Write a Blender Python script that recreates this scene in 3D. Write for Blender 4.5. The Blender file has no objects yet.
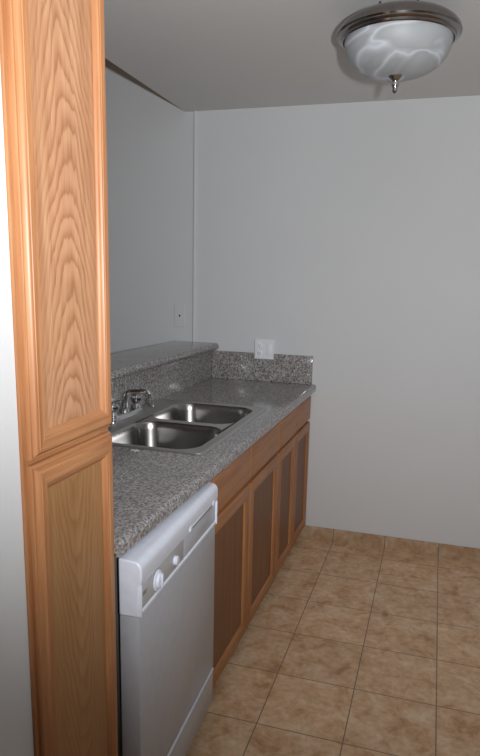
import bpy, bmesh, math
from mathutils import Vector, Matrix
S = bpy.context.scene
COL = S.collection
PI = math.pi

# ------------------------------------------------------------------ materials
def new_mat(name):
    m = bpy.data.materials.new(name); m.use_nodes = True
    nt = m.node_tree
    return m, nt, nt.nodes['Principled BSDF']
def N(nt, typ, **kw):
    n = nt.nodes.new(typ)
    for k, v in kw.items():
        if hasattr(n, k): setattr(n, k, v)
    return n
def ramp(nt, fac, stops):
    r = nt.nodes.new('ShaderNodeValToRGB')
    e = r.color_ramp.elements
    while len(e) < len(stops): e.new(0.5)
    for i, (p, c) in enumerate(stops):
        e[i].position = p; e[i].color = (*c, 1) if len(c) == 3 else c
    nt.links.new(fac, r.inputs[0]); return r.outputs[0]
def mathn(nt, op, a, b=None):
    n = nt.nodes.new('ShaderNodeMath'); n.operation = op
    for i, v in enumerate((a, b)):
        if v is None: continue
        if isinstance(v, (int, float)): n.inputs[i].default_value = v
        else: nt.links.new(v, n.inputs[i])
    return n.outputs[0]
def mixc(nt, typ, fac, a, b):
    n = nt.nodes.new('ShaderNodeMix'); n.data_type = 'RGBA'; n.blend_type = typ
    for s, v in ((n.inputs[0], fac), (n.inputs[6], a), (n.inputs[7], b)):
        if isinstance(v, (int, float)): s.default_value = v
        elif isinstance(v, tuple): s.default_value = (*v, 1)
        else: nt.links.new(v, s)
    return n.outputs[2]
def noise(nt, vec, scale, detail=3, rough=.5, dist=0):
    n = nt.nodes.new('ShaderNodeTexNoise'); n.inputs['Scale'].default_value = scale
    n.inputs['Detail'].default_value = detail; n.inputs['Roughness'].default_value = rough
    n.inputs['Distortion'].default_value = dist
    if vec is not None: nt.links.new(vec, n.inputs['Vector'])
    return n.outputs['Fac']
def mapping(nt, scale=(1, 1, 1), loc=(0, 0, 0)):
    t = nt.nodes.new('ShaderNodeTexCoord'); m = nt.nodes.new('ShaderNodeMapping')
    m.inputs['Scale'].default_value = scale; m.inputs['Location'].default_value = loc
    nt.links.new(t.outputs['Object'], m.inputs['Vector']); return m.outputs['Vector']
def bump(nt, b, h, strength=.2, dist=.002):
    n = nt.nodes.new('ShaderNodeBump'); n.inputs['Strength'].default_value = strength
    n.inputs['Distance'].default_value = dist
    nt.links.new(h, n.inputs['Height']); nt.links.new(n.outputs[0], b.inputs['Normal'])
def plain(name, col, rough=.5, metal=0, coat=0):
    m, nt, b = new_mat(name)
    v = noise(nt, mapping(nt), 35, 2)
    c = ramp(nt, v, [(0.3, tuple(x*.96 for x in col)), (0.7, tuple(min(1, x*1.03) for x in col))])
    nt.links.new(c, b.inputs['Base Color'])
    b.inputs['Roughness'].default_value = rough; b.inputs['Metallic'].default_value = metal
    b.inputs['Coat Weight'].default_value = coat
    return m
def paint(name, col, rough=.75):
    m, nt, b = new_mat(name)
    vec = mapping(nt)
    v = noise(nt, vec, 2.2, 3)
    c = ramp(nt, v, [(0.3, tuple(x*.975 for x in col)), (0.7, col)])
    nt.links.new(c, b.inputs['Base Color']); b.inputs['Roughness'].default_value = rough
    b.inputs['Specular IOR Level'].default_value = .3
    bump(nt, b, noise(nt, vec, 130, 3, .6), .22, .0015)
    return m
def oak(name, axis, dark, light, rough=.42, fig=None):
    """oak veneer: straight grain along 'axis' (1=y, 2=z); fig=(centre_y, centre_z, slope, ring) draws cathedral rings"""
    m, nt, b = new_mat(name)
    tc = nt.nodes.new('ShaderNodeTexCoord')
    mp = nt.nodes.new('ShaderNodeMapping'); nt.links.new(tc.outputs['Object'], mp.inputs[0])
    sc = [60, 60, 60]; sc[axis] = 2.2; mp.inputs['Scale'].default_value = sc
    grain = noise(nt, mp.outputs[0], 1.0, 4, .6, .3)
    mp2 = nt.nodes.new('ShaderNodeMapping'); nt.links.new(tc.outputs['Object'], mp2.inputs[0])
    sc2 = [260, 260, 260]; sc2[axis] = 9; mp2.inputs['Scale'].default_value = sc2
    pores = noise(nt, mp2.outputs[0], 1.0, 2, .5)
    broad = noise(nt, tc.outputs['Object'], 5, 2)
    mid = tuple((a+c)/2 for a, c in zip(dark, light))
    col = ramp(nt, grain, [(0.28, dark), (0.5, mid), (0.68, light)])
    if fig:
        cy, cz, slope, ring, amp = fig
        sep = nt.nodes.new('ShaderNodeSeparateXYZ'); nt.links.new(tc.outputs['Object'], sep.inputs[0])
        def stretched(sy, sz, det=2):
            mq = nt.nodes.new('ShaderNodeMapping'); nt.links.new(tc.outputs['Object'], mq.inputs[0])
            mq.inputs['Scale'].default_value = (sy, sy, sz)
            return mathn(nt, 'SUBTRACT', noise(nt, mq.outputs[0], 1.0, det, .5), .5)
        u = mathn(nt, 'SUBTRACT', sep.outputs[1], cy)
        u = mathn(nt, 'ADD', u, mathn(nt, 'MULTIPLY', stretched(3, 3), .05))
        v = mathn(nt, 'SUBTRACT', sep.outputs[2], cz)
        r = mathn(nt, 'SQRT', mathn(nt, 'ADD', mathn(nt, 'MULTIPLY', u, u), .0007))
        r = mathn(nt, 'ADD', r, mathn(nt, 'MULTIPLY', v, slope))
        r = mathn(nt, 'ADD', r, mathn(nt, 'MULTIPLY', stretched(30, 1.8), ring*1.5))
        r = mathn(nt, 'ADD', r, mathn(nt, 'MULTIPLY', stretched(170, 12), ring*.3))
        r = mathn(nt, 'ADD', r, mathn(nt, 'MULTIPLY', stretched(7, 7), ring*2.0))
        s = mathn(nt, 'FRACT', mathn(nt, 'DIVIDE', r, ring))
        fc = ramp(nt, s, [(0.0, dark), (0.22, mid), (0.55, light), (0.85, light), (1.0, dark)])
        au = mathn(nt, 'ABSOLUTE', u)
        side = nt.nodes.new('ShaderNodeMapRange'); nt.links.new(au, side.inputs[0])
        for q_, v_ in ((1, .045), (2, .085), (3, amp), (4, amp*.35)): side.inputs[q_].default_value = v_
        amp = side.outputs[0]
        col = mixc(nt, 'MIX', amp, col, fc)
    tint = ramp(nt, broad, [(0.3, (.9, .88, .86)), (0.7, (1, 1, 1))])
    col = mixc(nt, 'MULTIPLY', 1.0, col, tint)
    pr = ramp(nt, pores, [(0.30, (.72, .66, .6)), (0.42, (1, 1, 1))])
    col = mixc(nt, 'MULTIPLY', .55, col, pr)
    nt.links.new(col, b.inputs['Base Color'])
    b.inputs['Roughness'].default_value = rough
    b.inputs['Coat Weight'].default_value = .06; b.inputs['Coat Roughness'].default_value = .3; b.inputs['Specular IOR Level'].default_value = .35
    bump(nt, b, pores, .15, .0006)
    return m

M = {}
M['wall'] = paint('wall_paint', (.66, .67, .68))
M['vault'] = paint('vault_shaded_white', (.36, .27, .19))  # white vault in dim grazing light; the shade is put in as brown
M['ceil'] = paint('ceiling_paint', (.68, .67, .655))
OD, OL = (.33, .125, .045), (.52, .255, .115)
M['oak_v'] = oak('oak_upright_grain', 2, OD, OL)
M['oak_h'] = oak('oak_level_grain', 1, OD, OL)
M['oak_panel_up'] = oak('oak_arched_grain', 2, (.32, .130, .055), (.56, .31, .17), fig=(.148, 0, .30, .0145, .62))
M['oak_panel_low'] = oak('oak_vee_grain_dimmed', 2, (.30, .14, .05), (.42, .225, .095), fig=(.148, 0, -.16, .011, .6))  # darker than the upper panel: flash falloff put into the oak colour
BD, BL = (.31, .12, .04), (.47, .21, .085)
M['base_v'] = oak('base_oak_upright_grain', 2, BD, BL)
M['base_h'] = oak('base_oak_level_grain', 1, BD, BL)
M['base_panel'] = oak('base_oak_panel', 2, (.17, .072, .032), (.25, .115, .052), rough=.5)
M['carcass'] = oak('cabinet_board', 1, (.42, .28, .16), (.56, .40, .25), rough=.6)
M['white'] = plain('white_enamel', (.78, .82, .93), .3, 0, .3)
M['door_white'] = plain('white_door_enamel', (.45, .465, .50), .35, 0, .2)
M['control'] = plain('pale_grey_control_strip', (.47, .47, .47), .45)
M['grey'] = plain('grey_badge', (.25, .25, .26), .4)
M['tub'] = plain('dark_grey_tub_wrap', (.13, .12, .11), .7)
M['plate'] = plain('white_plastic_plate', (.80, .82, .87), .35)
M['black'] = plain('black_plastic', (.012, .012, .012), .5)
M['chrome'] = plain('chrome', (.55, .56, .58), .07, 1)
M['toe_dark'] = plain('dark_toe_board', (.05, .035, .025), .7)  # near-black brown for all toe boards

def laminate():
    m, nt, b = new_mat('speckled_granite_laminate')
    vec = mapping(nt)
    a = noise(nt, vec, 130, 3, .65)
    c1 = ramp(nt, a, [(0.36, (.045, .046, .05)), (0.46, (.18, .175, .18)), (0.54, (.34, .325, .32)), (0.66, (.68, .66, .64))])
    vo = N(nt, 'ShaderNodeTexVoronoi'); vo.inputs['Scale'].default_value = 170; nt.links.new(vec, vo.inputs['Vector'])
    c2 = ramp(nt, vo.outputs['Color'], [(0.15, (.08, .08, .085)), (0.45, (.27, .25, .25)), (0.85, (.56, .53, .51))])
    col = mixc(nt, 'MIX', .5, c1, c2)
    big = ramp(nt, noise(nt, vec, 9, 2), [(0.35, (.92, .90, .90)), (0.65, (1, 1, 1))])
    col = mixc(nt, 'MULTIPLY', 1, col, big)
    nt.links.new(col, b.inputs['Base Color'])
    b.inputs['Roughness'].default_value = .11; b.inputs['Specular IOR Level'].default_value = .6
    return m
M['granite'] = laminate()

def steel(name='brushed_steel', axis=1, col=(.50, .50, .50), rough=.27):
    m, nt, b = new_mat(name)
    sc = [300, 300, 300]; sc[axis] = 6
    v = noise(nt, mapping(nt, sc), 1, 2)
    nt.links.new(ramp(nt, v, [(0.3, tuple(x*.85 for x in col)), (0.7, col)]), b.inputs['Base Color'])
    b.inputs['Metallic'].default_value = 1
    r = nt.nodes.new('ShaderNodeMapRange'); nt.links.new(v, r.inputs[0])
    r.inputs[3].default_value = rough*.85; r.inputs[4].default_value = rough*1.2
    nt.links.new(r.outputs[0], b.inputs['Roughness'])
    return m
M['steel'] = steel(col=(.40, .39, .38), rough=.24)
M['deck_steel'] = steel('satin_steel', 1, (.56, .55, .54), .42)
M['nickel'] = steel('brushed_nickel', 2, (.30, .275, .26), .16)

def tile(name, brick=True, dim=1.0):
    m, nt, b = new_mat(name)
    T = .2930
    vec = mapping(nt)
    n1 = noise(nt, vec, 10, 6, .68, .5); n2 = noise(nt, vec, 38, 4, .6)
    c = ramp(nt, n1, [(0.3, (.47, .265, .14)), (0.43, (.68, .43, .25)), (0.56, (.78, .545, .345)), (0.72, (.86, .69, .50))])
    c = mixc(nt, 'MULTIPLY', .6, c, ramp(nt, n2, [(0.3, (.66, .62, .58)), (0.6, (1, 1, 1))]))
    br = N(nt, 'ShaderNodeTexBrick'); br.offset = 0; br.squash = 1
    mp = mapping(nt, (1, 1, 1), (-.1828 + 10*T, -.7363 + 10*T, 0) if brick else (-.1828 + 10*T, .1, 0))
    nt.links.new(mp, br.inputs['Vector'])
    br.inputs['Scale'].default_value = 1; br.inputs['Brick Width'].default_value = T
    br.inputs['Row Height'].default_value = T if brick else 50
    br.inputs['Mortar Size'].default_value = .0022; br.inputs['Mortar Smooth'].default_value = .2
    br.inputs['Color1'].default_value = (.90, .90, .90, 1); br.inputs['Color2'].default_value = (1, 1, 1, 1)
    br.inputs['Mortar'].default_value = (1, 1, 1, 1)
    c = mixc(nt, 'MULTIPLY', 1, c, br.outputs['Color'])
    c = mixc(nt, 'MIX', br.outputs['Fac'], c, (.22, .165, .12))
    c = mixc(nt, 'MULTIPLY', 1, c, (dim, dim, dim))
    nt.links.new(c, b.inputs['Base Color']); b.inputs['Roughness'].default_value = .5; b.inputs['Specular IOR Level'].default_value = .25
    h = mathn(nt, 'SUBTRACT', mathn(nt, 'MULTIPLY', n1, .5), br.outputs['Fac'])
    bump(nt, b, h, .35, .002)
    return m
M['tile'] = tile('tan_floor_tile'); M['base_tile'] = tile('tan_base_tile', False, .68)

def alabaster():
    m, nt, b = new_mat('alabaster_glass')
    vec = mapping(nt, (1, 1, 2.6), (.3, .1, 0))
    nz = nt.nodes.new('ShaderNodeTexNoise'); nz.inputs['Scale'].default_value = 2.6; nz.inputs['Detail'].default_value = 1.5
    nz.inputs['Distortion'].default_value = 2.2; nt.links.new(vec, nz.inputs['Vector'])
    k = mathn(nt, 'ABSOLUTE', mathn(nt, 'SUBTRACT', nz.outputs['Fac'], .5))
    c = ramp(nt, k, [(0.0, (.60, .63, .68)), (0.03, (.46, .48, .51)), (0.08, (.36, .375, .385)), (0.25, (.41, .43, .44))])
    nt.links.new(c, b.inputs['Base Color']); b.inputs['Roughness'].default_value = .5
    b.inputs['Subsurface Weight'].default_value = .15; b.inputs['Subsurface Radius'].default_value = (.02, .02, .02)
    return m
M['alabaster'] = alabaster()
def film():
    m, nt, b = new_mat('clear_film')
    b.inputs['Base Color'].default_value = (.9, .92, .95, 1); b.inputs['Roughness'].default_value = .12
    b.inputs['Transmission Weight'].default_value = .35
    v = noise(nt, mapping(nt), 200, 2); bump(nt, b, v, .3, .001)
    return m
M['film'] = film()

# ------------------------------------------------------------------ mesh helpers
def box(bm, x0, x1, y0, y1, z0, z1, mi=0, bev=0, seg=2):
    g = bmesh.ops.create_cube(bm, size=1)
    vs = g['verts']
    for v in vs:
        v.co = Vector(((x0+x1)/2 + v.co.x*(x1-x0), (y0+y1)/2 + v.co.y*(y1-y0), (z0+z1)/2 + v.co.z*(z1-z0)))
    fs = list({f for v in vs for f in v.link_faces})
    for f in fs: f.material_index = mi
    if bev:
        es = list({e for v in vs for e in v.link_edges})
        r = bmesh.ops.bevel(bm, geom=es, offset=bev, segments=seg, affect='EDGES', profile=.5)
        for f in r['faces']: f.material_index = mi
def rings(bm, rs, close=True, cap0=False, cap1=False, mi=0):
    """skin successive rings (lists of points)"""
    vr = [[bm.verts.new(p) for p in r] for r in rs]
    n = len(rs[0])
    for a, b_ in zip(vr, vr[1:]):
        for i in range(n if close else n-1):
            j = (i+1) % n
            f = bm.faces.new((a[i], a[j], b_[j], b_[i])); f.material_index = mi
    if cap0: bm.faces.new(list(reversed(vr[0]))).material_index = mi
    if cap1: bm.faces.new(vr[-1]).material_index = mi
    return vr
def lathe(bm, prof, c=(0, 0, 0), n=48, axis=2, mi=0, caps=True):
    rs = []
    for r, h in prof:
        ring = []
        for k in range(n):
            a = 2*PI*k/n; p = [r*math.cos(a), r*math.sin(a)]
            q = [0, 0, 0]; o = [i for i in range(3) if i != axis]
            q[o[0]], q[o[1]], q[axis] = p[0], p[1], h
            ring.append(Vector(q)+Vector(c))
        rs.append(ring)
    rings(bm, rs, True, caps, caps, mi)
def tube(bm, pts, rad, n=14, mi=0):
    pts = [Vector(p) for p in pts]; rs = []
    up = None
    for i, p in enumerate(pts):
        t = (pts[min(i+1, len(pts)-1)] - pts[max(i-1, 0)]).normalized()
        if up is None:
            up = Vector((0, 0, 1)) if abs(t.z) < .9 else Vector((0, 1, 0))
        s = t.cross(up).normalized(); u = s.cross(t).normalized(); up = u
        r = rad[i] if isinstance(rad, (list, tuple)) else rad
        rs.append([p + s*r*math.cos(2*PI*k/n) + u*r*math.sin(2*PI*k/n) for k in range(n)])
    rings(bm, rs, True, True, True, mi)
def obj(name, bm, mats, parent=None, loc=None, smooth=35):
    bmesh.ops.recalc_face_normals(bm, faces=bm.faces[:])
    me = bpy.data.meshes.new(name); bm.to_mesh(me); bm.free()
    for m in (mats if isinstance(mats, (list, tuple)) else [mats]): me.materials.append(m)
    if smooth:
        for p in me.polygons: p.use_smooth = True
        me.set_sharp_from_angle(angle=math.radians(smooth))
    o = bpy.data.objects.new(name, me); COL.objects.link(o)
    if parent: o.parent = parent
    if loc: o.location = loc
    return o
def tag(o, label=None, cat=None, group=None, kind=None):
    if label: o['label'] = label
    if cat: o['category'] = cat
    if group: o['group'] = group
    if kind: o['kind'] = kind
    return o
def thing(name, label, cat, loc=(0, 0, 0), rotz=0, group=None):
    o = bpy.data.objects.new(name, None); COL.objects.link(o)
    o.empty_display_size = .05
    o.location = loc; o.rotation_euler = (0, 0, rotz)
    return tag(o, label, cat, group)
def B(): return bmesh.new()
def sbox(name, mat, *a, **k):
    bm = B(); box(bm, *a); o = obj(name, bm, mat, smooth=0); tag(o, kind='structure')
    if k.get('label'): o['label'] = k['label']
    return o

# ------------------------------------------------------------------ the setting
D = 2.055       # back wall
H = 2.38        # kitchen ceiling
EX = -.755      # left edge of the flat ceiling
sbox('floor', M['tile'], -3.6, 2.4, -3.2, D, -.06, 0, label='tan mottled square tile floor')
sbox('wall_back', M['wall'], -3.6, 2.4, D, D+.12, -.06, 4.3, label='plain grey painted wall at the end of the kitchen')
sbox('ceiling', M['ceil'], EX, 2.4, -3.2, D, H, H+.12, label='flat kitchen ceiling')
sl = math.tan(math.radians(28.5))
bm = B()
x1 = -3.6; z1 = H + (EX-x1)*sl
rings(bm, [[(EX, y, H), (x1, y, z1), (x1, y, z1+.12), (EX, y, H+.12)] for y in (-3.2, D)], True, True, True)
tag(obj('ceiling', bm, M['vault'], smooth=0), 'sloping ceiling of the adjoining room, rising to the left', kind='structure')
# wall beside the pantry, towards the viewer
sbox('wall_left', M['wall'], -.62, .004, -3.2, -.5065, 0, H, label='white wall running forward beside the tall cabinet')
sbox('wall_right', M['wall'], 2.4, 2.52, -3.2, D, -.06, H+.12, label='kitchen wall on the right')
# half wall carrying the bar top
sbox('wall_divider', M['wall'], -.735, -.602, -.52, D, 0, 1.076, label='half wall under the raised bar')
# corner trim on the back wall
bm = B()
x = -.693; r = .011
prof = [(x+r*math.cos(a), D-.0005-r*1.1*math.sin(a)) for a in [i*PI/10 for i in range(11)]]
rings(bm, [[(px, py, z) for px, py in prof] for z in (1.117, H-.0005)], True, True, True)
tag(obj('trim_1', bm, M['wall']), 'slim rounded vertical bead on the grey wall above the bar', kind='structure')
# tile skirting
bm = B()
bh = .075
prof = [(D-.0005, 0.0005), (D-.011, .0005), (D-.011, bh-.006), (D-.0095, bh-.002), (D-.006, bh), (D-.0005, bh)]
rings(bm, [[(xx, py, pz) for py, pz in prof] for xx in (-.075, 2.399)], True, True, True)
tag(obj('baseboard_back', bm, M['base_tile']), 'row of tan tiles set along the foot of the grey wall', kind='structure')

# ------------------------------------------------------------------ cabinet doors
# frame profile: (inset from outer edge, height out of the face)
PR_P = [(0, 0), (0, .007), (.0015, .0095), (.0045, .0100), (.0055, .0125), (.0085, .0165), (.0115, .0185), (.0130, .0185), (.0140, .0200),
        (.0275, .0200), (.0290, .0185), (.0310, .0182), (.0325, .0155), (.0350, .0140), (.0370, .0110), (.0395, .0085)]
PR_B = [(0, 0), (0, .013), (.003, .0175), (.007, .0195), (.046, .020), (.049, .0175), (.052, .0165), (.0555, .010)]
def door_frame(y0, y1, z0, z1, prof, wy=1.0, wz=1.0):
    bm = B(); rs = []
    for ins, h in prof:
        a, c = ins*wy, ins*wz
        rs.append([(h, y0+a, z0+c), (h, y1-a, z0+c), (h, y1-a, z1-c), (h, y0+a, z1-c)])
    vr = rings(bm, rs)
    for f in bm.faces:
        c = f.calc_center_median()
        # side of the frame nearest to this face
        ds = {'l': (c.y-y0)/wy, 'r': (y1-c.y)/wy, 'b': (c.z-z0)/wz, 't': (z1-c.z)/wz}
        k = min(ds, key=ds.get); f.material_index = 0 if k in 'lr' else 1
    # back closing ring
    ins = prof[-1][0]
    bk = [(0, y0+ins*wy, z0+ins*wz), (0, y1-ins*wy, z0+ins*wz), (0, y1-ins*wy, z1-ins*wz), (0, y0+ins*wy, z1-ins*wz)]
    rings(bm, [rs[-1], bk]); rings(bm, [bk, rs[0]])
    bmesh.ops.remove_doubles(bm, verts=bm.verts[:], dist=1e-6)
    return bm
def add_door(parent, y0, y1, z0, z1, prof, mv, mh, mp, wy=1.0, wz=1.0, label=None, pz=.0098):
    d = obj('door', door_frame(y0, y1, z0, z1, prof, wy, wz), [mv, mh], parent)
    if label: d['label'] = label
    ins = prof[-1][0]
    bm = B(); box(bm, .002, pz, y0+ins*wy-.0002, y1-ins*wy+.0002, z0+ins*wz-.0002, z1-ins*wz+.0002)
    obj('door_panel', bm, mp, d, smooth=0)
    return d

# ------------------------------------------------------------------ pantry
t = thing('pantry_cabinet', 'tall honey oak pantry cabinet with two panelled doors, left of the dishwasher', 'cabinet', (.010, -.506, 0))
PW = .290
bm = B()
box(bm, -.60, -.02, 0, .016, .1, H-.004); box(bm, -.60, -.02, PW-.016, PW, .1, H-.004)
box(bm, -.60, -.585, .016, PW-.016, .1, H-.004)
for z in (.1, 1.17, 1.7, H-.022): box(bm, -.585, -.02, .016, PW-.016, z, z+.016)
obj('body', bm, M['oak_v'], t, smooth=0)
bm = B()
box(bm, -.02, 0, 0, .036, .1, H-.004); box(bm, -.02, 0, PW-.036, PW, .1, H-.004)
for a, c in ((.1, .135), (1.135, 1.20), (H-.06, H-.004)): box(bm, -.02, 0, .036, PW-.036, a, c, 1)
obj('face_frame', bm, [M['oak_v'], M['oak_h']], t, smooth=0)
bm = B(); box(bm, -.585, -.075, .016, PW-.016, 0.001, .1); obj('toe_board', bm, M['toe_dark'], t, smooth=0)
add_door(t, .010, PW-.005, 1.170, H-.03, PR_P, M['oak_v'], M['oak_h'], M['oak_panel_up'], 1.0, 1.15, pz=.008)
add_door(t, .010, PW-.005, .118, 1.160, PR_P, M['oak_v'], M['oak_h'], M['oak_panel_low'], 1.0, 1.35, pz=.008)

# ------------------------------------------------------------------ base cabinets
def base_cabinet(label, y0, w, splits):
    t = thing('base_cabinet', label, 'cabinet', (0, y0, 0), group='oak base cabinets under the counter')
    Tt = .874
    bm = B()
    box(bm, -.58, -.02, 0, .016, .1, Tt); box(bm, -.58, -.02, w-.016, w, .1, Tt)
    box(bm, -.58, -.568, .016, w-.016, .1, Tt); box(bm, -.568, -.02, .016, w-.016, .1, .116)
    obj('body', bm, M['carcass'], t, smooth=0)
    bm = B()
    box(bm, -.02, 0, 0, .03, .1, Tt); box(bm, -.02, 0, w-.03, w, .1, Tt)
    m = splits[0][1]; box(bm, -.02, 0, m-.02, m+.028, .1, Tt)
    for a, c in ((.1, .125), (.69, .73), (Tt-.03, Tt)):
        box(bm, -.02, 0, .03, m-.02, a, c, 1); box(bm, -.02, 0, m+.028, w-.03, a, c, 1)
    obj('face_frame', bm, [M['base_v'], M['base_h']], t, smooth=0)
    bm = B(); box(bm, -.095, -.08, 0.002, w-.002, 0.001, .1); obj('toe_board', bm, M['toe_dark'], t, smooth=0)
    for a, c in splits:
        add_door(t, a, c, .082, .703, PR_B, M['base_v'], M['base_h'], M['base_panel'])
        bm = B()
        rs = []
        for ins, h in [(0, 0), (0, .012), (.003, .0165), (.008, .0195), (.014, .020)]:
            rs.append([(h, a+ins, .717+ins), (h, c-ins, .717+ins), (h, c-ins, .856-ins), (h, a+ins, .856-ins)])
        rings(bm, rs, True, True, True)
        obj('drawer_front', bm, M['base_h'], t)
    return t
base_cabinet('oak double base cabinet under the sink, next to the dishwasher', .40, .918, [(.006, .459), (.466, .914)])
base_cabinet('oak double base cabinet at the far end of the counter, against the grey wall', 1.32, .732, [(.006, .352), (.359, .722)])

# ------------------------------------------------------------------ counter
XF, XB = .042, -.588          # front, back
CT, CB = .914, .876
hole = (-.560, -.048, .492, 1.288)
Y0, Y1 = -.213, D-.001
bm = B()
r = .014
pr = [(hole[1], CT)]
for i in range(7):
    a = PI/2 - PI/2*i/6; pr.append((XF-r+r*math.cos(a), CT-r+r*math.sin(a)))
for i in range(7):
    a = -PI/2*i/6; pr.append((XF-r+r*math.cos(a), CB-.006+r+r*math.sin(a)))
pr += [(XF-.022, CB-.006), (XF-.022, CB), (hole[1], CB)]
rings(bm, [[(px, y, pz) for px, pz in pr] for y in (Y0, Y1)], True, True, True)
box(bm, XB, hole[0], Y0, Y1, CB, CT)
box(bm, hole[0], hole[1], Y0, hole[2], CB, CT)
box(bm, hole[0], hole[1], hole[3], Y1, CB, CT)
tag(obj('countertop', bm, M['granite']), 'long grey speckled countertop with a rounded front edge holding the sink', 'countertop')
# backsplashes
bm = B()
box(bm, XB+.016, .018, D-.021, D-.001, CT+.0005, 1.073, bev=.002)
tag(obj('backsplash', bm, M['granite']), 'short grey speckled backsplash against the far grey wall, beneath the wall outlet', 'backsplash')
bm = B()
box(bm, -.6015, -.588+.014, Y0, D-.0015, CT+.0005, 1.0755)
tag(obj('backsplash', bm, M['granite'], smooth=0), 'long grey speckled splash panel between the sink counter and raised bar top', 'backsplash')
# bar top
bm = B()
z0, z1b = 1.077, 1.1165; rr = (z1b-z0)/2
pr = []
for i in range(9):
    a = PI/2 - PI*i/8; pr.append((-.538-rr+rr*math.cos(a), (z0+z1b)/2+rr*math.sin(a)))
for i in range(9):
    a = -PI/2 - PI*i/8; pr.append((-.84+rr+rr*math.cos(a), (z0+z1b)/2+rr*math.sin(a)))
rings(bm, [[(px, y, pz) for px, pz in pr] for y in (-.213, D-.001)], True, True, True)
tag(obj('bar_top', bm, M['granite']), 'raised grey speckled bar ledge with rounded edge above the sink', 'bar top')

# ------------------------------------------------------------------ sink
def rrect(x0, x1, y0, y1, r, z, n=8):
    pts = []
    for cx, cy, a0 in ((x1-r, y1-r, 0), (x0+r, y1-r, PI/2), (x0+r, y0+r, PI), (x1-r, y0+r, 3*PI/2)):
        for i in range(n+1):
            a = a0 + PI/2*i/n; pts.append(Vector((cx+r*math.cos(a), cy+r*math.sin(a), z)))
    return pts
SX0, SX1, SY0, SY1 = -.572, -.036, .478, 1.302
s = thing('kitchen_sink', 'stainless steel double bowl sink set into the speckled counter', 'sink', (0, 0, CT))
basins = [(-.452, -.078, .508, .868), (-.452, -.078, .912, 1.272)]
# deck: a height field around two rounded openings, built by bridging with triangle fill
bm = B()
outer_lo = [bm.verts.new(p) for p in rrect(SX0, SX1, SY0, SY1, .03, .0006)]
outer = [bm.verts.new(p) for p in rrect(SX0+.003, SX1-.003, SY0+.003, SY1-.003, .028, .0045)]
inner = [bm.verts.new(p) for p in rrect(SX0+.014, SX1-.014, SY0+.014, SY1-.014, .02, .0050)]
inner2 = [bm.verts.new(p) for p in rrect(SX0+.018, SX1-.018, SY0+.018, SY1-.018, .018, .0028)]
n = len(outer)
for A, Bq in ((outer_lo, outer), (outer, inner), (inner, inner2)):
    for i in range(n):
        j = (i+1) % n; bm.faces.new((A[i], A[j], Bq[j], Bq[i]))
loops = [inner2]
for b_ in basins:
    loops.append([bm.verts.new(p) for p in rrect(*b_, .085, .0028, 12)])
es = []
for L in loops:
    for i in range(len(L)):
        a, c = L[i], L[(i+1) % len(L)]
        e = bm.edges.get((a, c)) or bm.edges.new((a, c)); es.append(e)
bmesh.ops.triangle_fill(bm, use_beauty=True, use_dissolve=False, edges=es, normal=(0, 0, 1))
for f in list(bm.faces):     # drop any fill across the openings
    c = f.calc_center_median()
    if abs(c.z-.0028) < 1e-5:
        for (a, b2, c2, d2) in basins:
            ins = (a < c.x < b2 and c2 < c.y < d2)
            if ins and all(v in loops[1] or v in loops[2] for v in f.verts): bm.faces.remove(f); break
obj('deck', bm, M['deck_steel'], s, smooth=30)
for k, b_ in enumerate(basins):
    bm = B()
    x0, x1_, y0, y1_ = b_
    seq = [(0, .0028, .085), (.003, .0015, .083), (.006, -.004, .080), (.010, -.03, .078), (.018, -.12, .072), (.026, -.15, .066), (.040, -.168, .055), (.062, -.176, .04)]
    rs = [rrect(x0+i, x1_-i, y0+i, y1_-i, max(r_, .02), z, 12) for i, z, r_ in seq]
    cx, cy = (x0+x1_)/2, (y0+y1_)/2
    m_ = len(rs[0])
    ring = []
    for p in rs[-1]:
        d = Vector((p.x-cx, p.y-cy, 0)).normalized(); ring.append(Vector((cx+d.x*.045, cy+d.y*.045, -.180)))
    rs.append(ring)
    rings(bm, rs, True)
    bw = obj('bowl', bm, M['steel'], s, smooth=60)
    bm = B()
    lathe(bm, [(.0455, -.1795), (.044, -.1785), (.038, -.180), (.034, -.186), (.03, -.188), (.001, -.188)], (cx, cy, 0), 32)
    lathe(bm, [(.006, -.187), (.006, -.178), (.003, -.176), (.001, -.176)], (cx, cy, 0), 16)
    obj('drain', bm, M['chrome'], bw)
    bm = B()   # dark holes of the strainer
    lathe(bm, [(.026, -.1875), (.026, -.1872), (.012, -.1872), (.012, -.1875)], (cx, cy, 0), 24, caps=False)
    obj('drain_slot', bm, M['black'], bw)

# ------------------------------------------------------------------ faucet
FZ = CT + .0032
f = thing('kitchen_faucet', 'chrome two handle kitchen faucet on the back rim of the sink', 'faucet', (-.532, .885, FZ))
bm = B()
rs = []
for ins, z in ((0, 0), (0, .012), (.002, .016), (.008, .022), (.014, .024)):
    rs.append(rrect(-.027+ins, .027-ins, -.128+ins*.8, .128-ins*.8, .024-ins, z, 8))
rings(bm, rs, True, True, True)
obj('base_plate', bm, M['chrome'], f)
bm = B()
dx, dy = .97, .25
pts = [(0, 0, .022), (0, 0, .05), (0, 0, .078), (.004*dx, 0, .092), (.012*dx, .003, .101), (.026*dx, .026*dy, .106)]
for k in range(1, 6): pts.append(((.026+.012*k)*dx, (.026+.012*k)*dy, .106+.001*k))
e = .026+.06
pts += [((e+.010)*dx, (e+.010)*dy, .108), ((e+.018)*dx, (e+.018)*dy, .100), ((e+.021)*dx, (e+.021)*dy, .088), ((e+.021)*dx, (e+.021)*dy, .066)]
tube(bm, pts, [.0125, .0115, .0105] + [.0095]*(len(pts)-3), 18)
lathe(bm, [(.02, .022), (.019, .032), (.0135, .038)], (0, 0, 0), 28)
sp = obj('spout', bm, M['chrome'], f, smooth=50)
bm = B()
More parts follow.
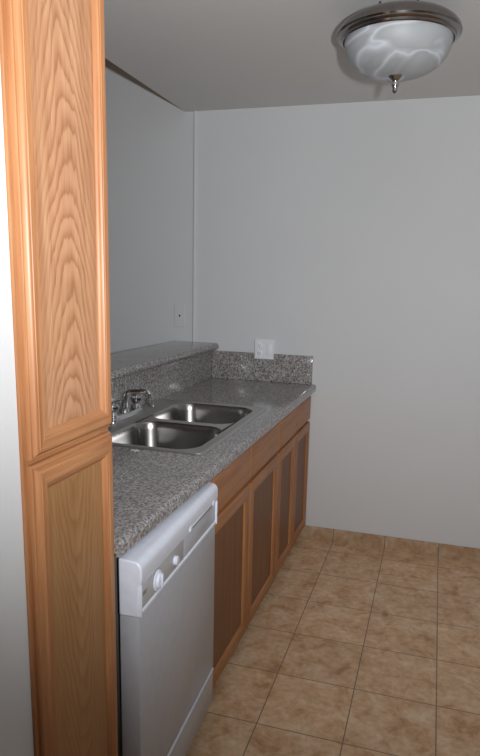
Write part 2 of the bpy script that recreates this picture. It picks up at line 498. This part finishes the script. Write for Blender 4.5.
lathe(bm, [(.0115, .064), (.012, .062), (.012, .048), (.0105, .046)], ((e+.021)*dx, (e+.021)*dy, 0), 24)
obj('aerator', bm, M['chrome'], sp)
for sy in (-1, 1):
    bm = B()
    lathe(bm, [(.021, .022), (.020, .030), (.014, .036), (.012, .042)], (0, .1*sy, 0), 28)
    # fluted knob leaning slightly outward
    rs = []
    for r_, z in ((.012, .042), (.019, .047), (.0225, .056), (.0225, .070), (.019, .078), (.010, .082)):
        rs.append([Vector(((r_*(1+.07*math.cos(6*a)))*math.cos(a), .1*sy + (r_*(1+.07*math.cos(6*a)))*math.sin(a), z)) for a in [2*PI*k/36 for k in range(36)]])
    rings(bm, rs, True, True, True)
    # short lever
    tube(bm, [(.0, .1*sy, .074), (.016, .1*sy+.006*sy, .082), (.036, .1*sy+.012*sy, .088), (.044, .1*sy+.014*sy, .089)], [.009, .0075, .0065, .004], 12)
    obj('handle', bm, M['chrome'], f, smooth=50)

# clear scrap lying in front of the sink
bm = B()
rs = []
for i in range(7):
    u = i/6
    rs.append([Vector((-.014+.028*u, -.009+.018*v + .004*math.sin(3*u), .0006+.004*abs(math.sin(5*u+2*v))+.001*v)) for v in (0, .33, .66, 1)])
vr = rings(bm, rs, False)
ob = obj('plastic_scrap', bm, M['film'], loc=(-.262, .440, CT+.0004))
so = ob.modifiers.new('thick', 'SOLIDIFY'); so.thickness = .0006; so.offset = 1
tag(ob, 'tiny crumpled scrap of clear plastic on the counter in front of the sink', 'plastic scrap')

# ------------------------------------------------------------------ dishwasher
ang = math.atan2(.027, .6)
d = thing('dishwasher', 'white built-in dishwasher between the tall pantry cabinet and oak base cabinets', 'dishwasher', (.070, -.199, 0), ang)
W = .588
bm = B(); box(bm, -.56, -.052, .034, W-.012, .02, .85); obj('tub', bm, M['tub'], d, smooth=0)
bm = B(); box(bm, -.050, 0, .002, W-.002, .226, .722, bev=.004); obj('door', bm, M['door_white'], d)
# console: profile along y
bm = B()
pr = [(-.050, .722), (.002, .722), (.0035, .726), (.0035, .733), (.000, .736), (-.001, .796), (.0045, .800), (.007, .818)]
for i in range(9):
    a = PI/2*i/8; pr.append((-.013+.020*math.cos(a), .836+.022*math.sin(a)))
pr += [(-.050, .862)]
rings(bm, [[(px, y, pz) for px, pz in pr] for y in (0, W)], True, True, True)
bmesh.ops.recalc_face_normals(bm, faces=bm.faces[:])
con = obj('console', bm, M['white'], d)
bv = con.modifiers.new('soft_edges', 'BEVEL'); bv.width = .004; bv.segments = 3; bv.limit_method = 'ANGLE'; bv.angle_limit = math.radians(60)
for a, c in ((0.0005, .006), (W-.006, W-.0005)):   # end caps that frame the console
    bm = B(); box(bm, -.03, .0062, a, c, .724, .802, bev=.0015)
    obj('console_end', bm, M['white'], con)
bm = B(); box(bm, -.001, .0012, .007, .292, .738, .794, bev=.0005); obj('control_panel', bm, M['control'], con)
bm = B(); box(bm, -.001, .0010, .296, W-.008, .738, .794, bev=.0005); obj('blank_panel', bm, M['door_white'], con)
bm = B()   # latch handle with raised ends
box(bm, .0035, .0085, .325, .345, .800, .815, bev=.002)
box(bm, .0035, .0085, .535, .555, .800, .815, bev=.002)
box(bm, .0040, .0070, .343, .537, .807, .813, bev=.001)
obj('latch', bm, M['white'], con)
bm = B(); box(bm, .0035, .0055, .345, .535, .800, .8055); obj('latch_pocket', bm, M['grey'], con, smooth=0)
bm = B()   # cycle dial
lathe(bm, [(.026, .0010), (.0255, .004), (.022, .006), (.020, .006), (.0185, .011), (.016, .0125), (.001, .0125)], (0, .106, .765), 32, 0)
kb = obj('dial', bm, M['white'], con)
bm = B(); box(bm, .012, .0165, .103, .109, .748, .782, bev=.0015); obj('pointer', bm, M['white'], kb)
bm = B()
lathe(bm, [(.0125, .0010), (.0125, .008), (.010, .0105), (.001, .0105)], (0, .224, .763), 24, 0)
obj('knob', bm, M['white'], con)
bm = B()   # printed badge and the ring of dial marks
box(bm, .0012, .0018, .018, .040, .767, .777)
obj('badge', bm, M['grey'], con, smooth=0)
bm = B()
pts = [(.0014, .106+.0305*math.cos(a), .765+.0285*math.sin(a)) for a in [PI*(.1+.05*i) for i in range(17)]]
tube(bm, pts, .0005, 6)
obj('dial_marking', bm, M['grey'], con, smooth=0)
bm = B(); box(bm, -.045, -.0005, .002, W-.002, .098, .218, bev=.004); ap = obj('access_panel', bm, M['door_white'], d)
bm = B(); box(bm, -.0035, .0018, .003, W-.003, .211, .219, bev=.001); obj('panel_lip', bm, M['white'], ap)
bm = B(); box(bm, -.11, -.10, .01, W-.015, .001, .1); obj('toe_board', bm, M['toe_dark'], d, smooth=0)

# ------------------------------------------------------------------ wall plates
def plate(name, label, cat, x, z, w, h):
    t = thing(name, label, cat, (x, D, z))
    bm = B(); rs = []
    for ins, y in ((0, -.0006), (0, -.003), (.003, -.0058), (.005, -.006)):
        rs.append([(-w/2+ins, y, -h/2+ins), (w/2-ins, y, -h/2+ins), (w/2-ins, y, h/2-ins), (-w/2+ins, y, h/2-ins)])
    rings(bm, rs, True, True, True)
    obj('cover_plate', bm, M['plate'], t)
    return t
# double gang: sits proud of the backsplash
pt = plate('outlet_plate', 'white two gang wall outlet plate overlapping the top of the far backsplash', 'outlet', -.260, 1.098, .112, .112)
pt.location.y = D-.0205
bm = B(); box(bm, -.05, .05, .0, .0195, -.04, .04); obj('mounting_box', bm, M['plate'], pt, smooth=0)
for z in (-.022, .022):
    bm = B(); box(bm, -.045, -.011, -.0080, -.0060, z-.0135, z+.0135, bev=.003)
    rc = obj('receptacle', bm, M['plate'], pt)
    bm = B()
    box(bm, -.0350, -.0330, -.0084, -.0079, z-.002, z+.006); box(bm, -.0230, -.0210, -.0084, -.0079, z-.002, z+.006)
    box(bm, -.0295, -.0265, -.0084, -.0079, z-.010, z-.006)
    obj('slot', bm, M['black'], rc, smooth=0)
bm = B(); box(bm, .012, .044, -.0082, -.0060, -.033, .033, bev=.0015); obj('rocker_switch', bm, M['plate'], pt)
pc = plate('cable_plate', 'small pale wall plate with one dark jack above the bar', 'wall plate', -.784, 1.265, .070, .132)
pc.scale.y = .5
pc.children[0].data.materials[0] = M['wall']
bm = B(); lathe(bm, [(.0055, -.006), (.0055, -.010), (.004, -.013), (.001, -.013)], (0, 0, 0), 20, 1); obj('jack', bm, M['black'], pc)
for z in (-.05, .05):
    bm = B(); lathe(bm, [(.003, -.0055), (.003, -.0068), (.001, -.007)], (0, 0, z), 14, 1)
    obj('screw', bm, M['wall'], pc)

# ------------------------------------------------------------------ ceiling lamp
LX, LY = .466, .954
L = thing('ceiling_lamp', 'brushed nickel ceiling lamp with a swirled alabaster glass bowl, switched off', 'ceiling light', (LX, LY, H))
bm = B()
lathe(bm, [(.001, -.0005), (.034, -.0005), (.035, -.010), (.030, -.018), (.020, -.022), (.001, -.022)], n=48)
obj('canopy', bm, M['nickel'], L)
bm = B()
lathe(bm, [(.011, -.022), (.011, -.044)], n=24)
obj('stem', bm, M['nickel'], L)
for k in (-1, 1):
    bm = B(); tube(bm, [(.060*k, -.06, -.0005), (.060*k, -.06, -.046)], .004, 10)
    obj('mounting_screw', bm, M['nickel'], L)
bm = B()
lathe(bm, [(.001, -.038), (.10, -.038), (.145, -.041), (.172, -.048), (.190, -.060), (.201, -.074), (.204, -.086), (.201, -.092), (.192, -.094), (.188, -.098), (.187, -.104), (.183, -.107), (.179, -.104), (.178, -.075), (.10, -.062), (.001, -.060)], n=96, caps=False)
obj('rim', bm, M['nickel'], L)
bm = B()
pr = []
for i in range(17):
    a = PI/2*i/16
    pr.append((max(.178*max(math.cos(a), 0)**.78, .001), -.098-.117*math.sin(a)**.95))
lathe(bm, pr, n=96, caps=False)
g = obj('glass_bowl', bm, M['alabaster'], L, smooth=80)
bm = B()
lathe(bm, [(.001, -.203), (.028, -.209), (.030, -.214), (.022, -.221), (.013, -.227), (.011, -.232), (.0135, -.238), (.011, -.246), (.008, -.254), (.0095, -.259), (.006, -.265), (.001, -.267)], n=32, caps=False)
obj('finial', bm, M['chrome'], L, smooth=50)

# ------------------------------------------------------------------ light
ld = bpy.data.lights.new('camera_flash', 'SPOT'); ld.energy = 196; ld.shadow_soft_size = .03
ld.color = (.96, .98, 1.0)
ld.spot_size = math.radians(124); ld.spot_blend = 1.0
lo = bpy.data.objects.new('camera_flash', ld); COL.objects.link(lo)
lo.location = (.87, -1.40, 1.515)
tgt = Vector((.3, 2.0, 2.45))
lo.rotation_euler = (tgt-lo.location).to_track_quat('-Z', 'Y').to_euler()
w = bpy.data.worlds.new('world'); S.world = w; w.use_nodes = True
w.node_tree.nodes['Background'].inputs[0].default_value = (.93, .96, 1, 1)
w.node_tree.nodes['Background'].inputs[1].default_value = .10

# ------------------------------------------------------------------ camera
P = dict(f=627.3694, cx=247.0281, cy=402.7386, yaw=.2906, pitch=-.1946, roll=.0237, X=.6672, Y=-1.3807, Z=1.4845)
cd = bpy.data.cameras.new('camera'); cam = bpy.data.objects.new('camera', cd); COL.objects.link(cam); S.camera = cam
cyw, syw = math.cos(P['yaw']), math.sin(P['yaw'])
Fv = Vector((-syw*math.cos(P['pitch']), cyw*math.cos(P['pitch']), math.sin(P['pitch'])))
R = Vector((cyw, syw, 0)); U = R.cross(Fv)
c, s_ = math.cos(P['roll']), math.sin(P['roll'])
R2 = c*R + s_*U; U2 = -s_*R + c*U
m = Matrix((R2, U2, -Fv)).transposed().to_4x4(); m.translation = Vector((P['X'], P['Y'], P['Z']))
cam.matrix_world = m
cd.sensor_fit = 'VERTICAL'; cd.sensor_height = 24; cd.sensor_width = 24*480/756
cd.lens = P['f']/756*24
cd.shift_x = -(P['cx']-240)/756; cd.shift_y = (P['cy']-378)/756
cd.clip_start = .02

vs = S.view_settings
S.display_settings.display_device = 'sRGB'
vs.view_transform = 'Standard'; vs.look = 'None'; vs.gamma = 1; vs.use_curve_mapping = False
vs.exposure = 0
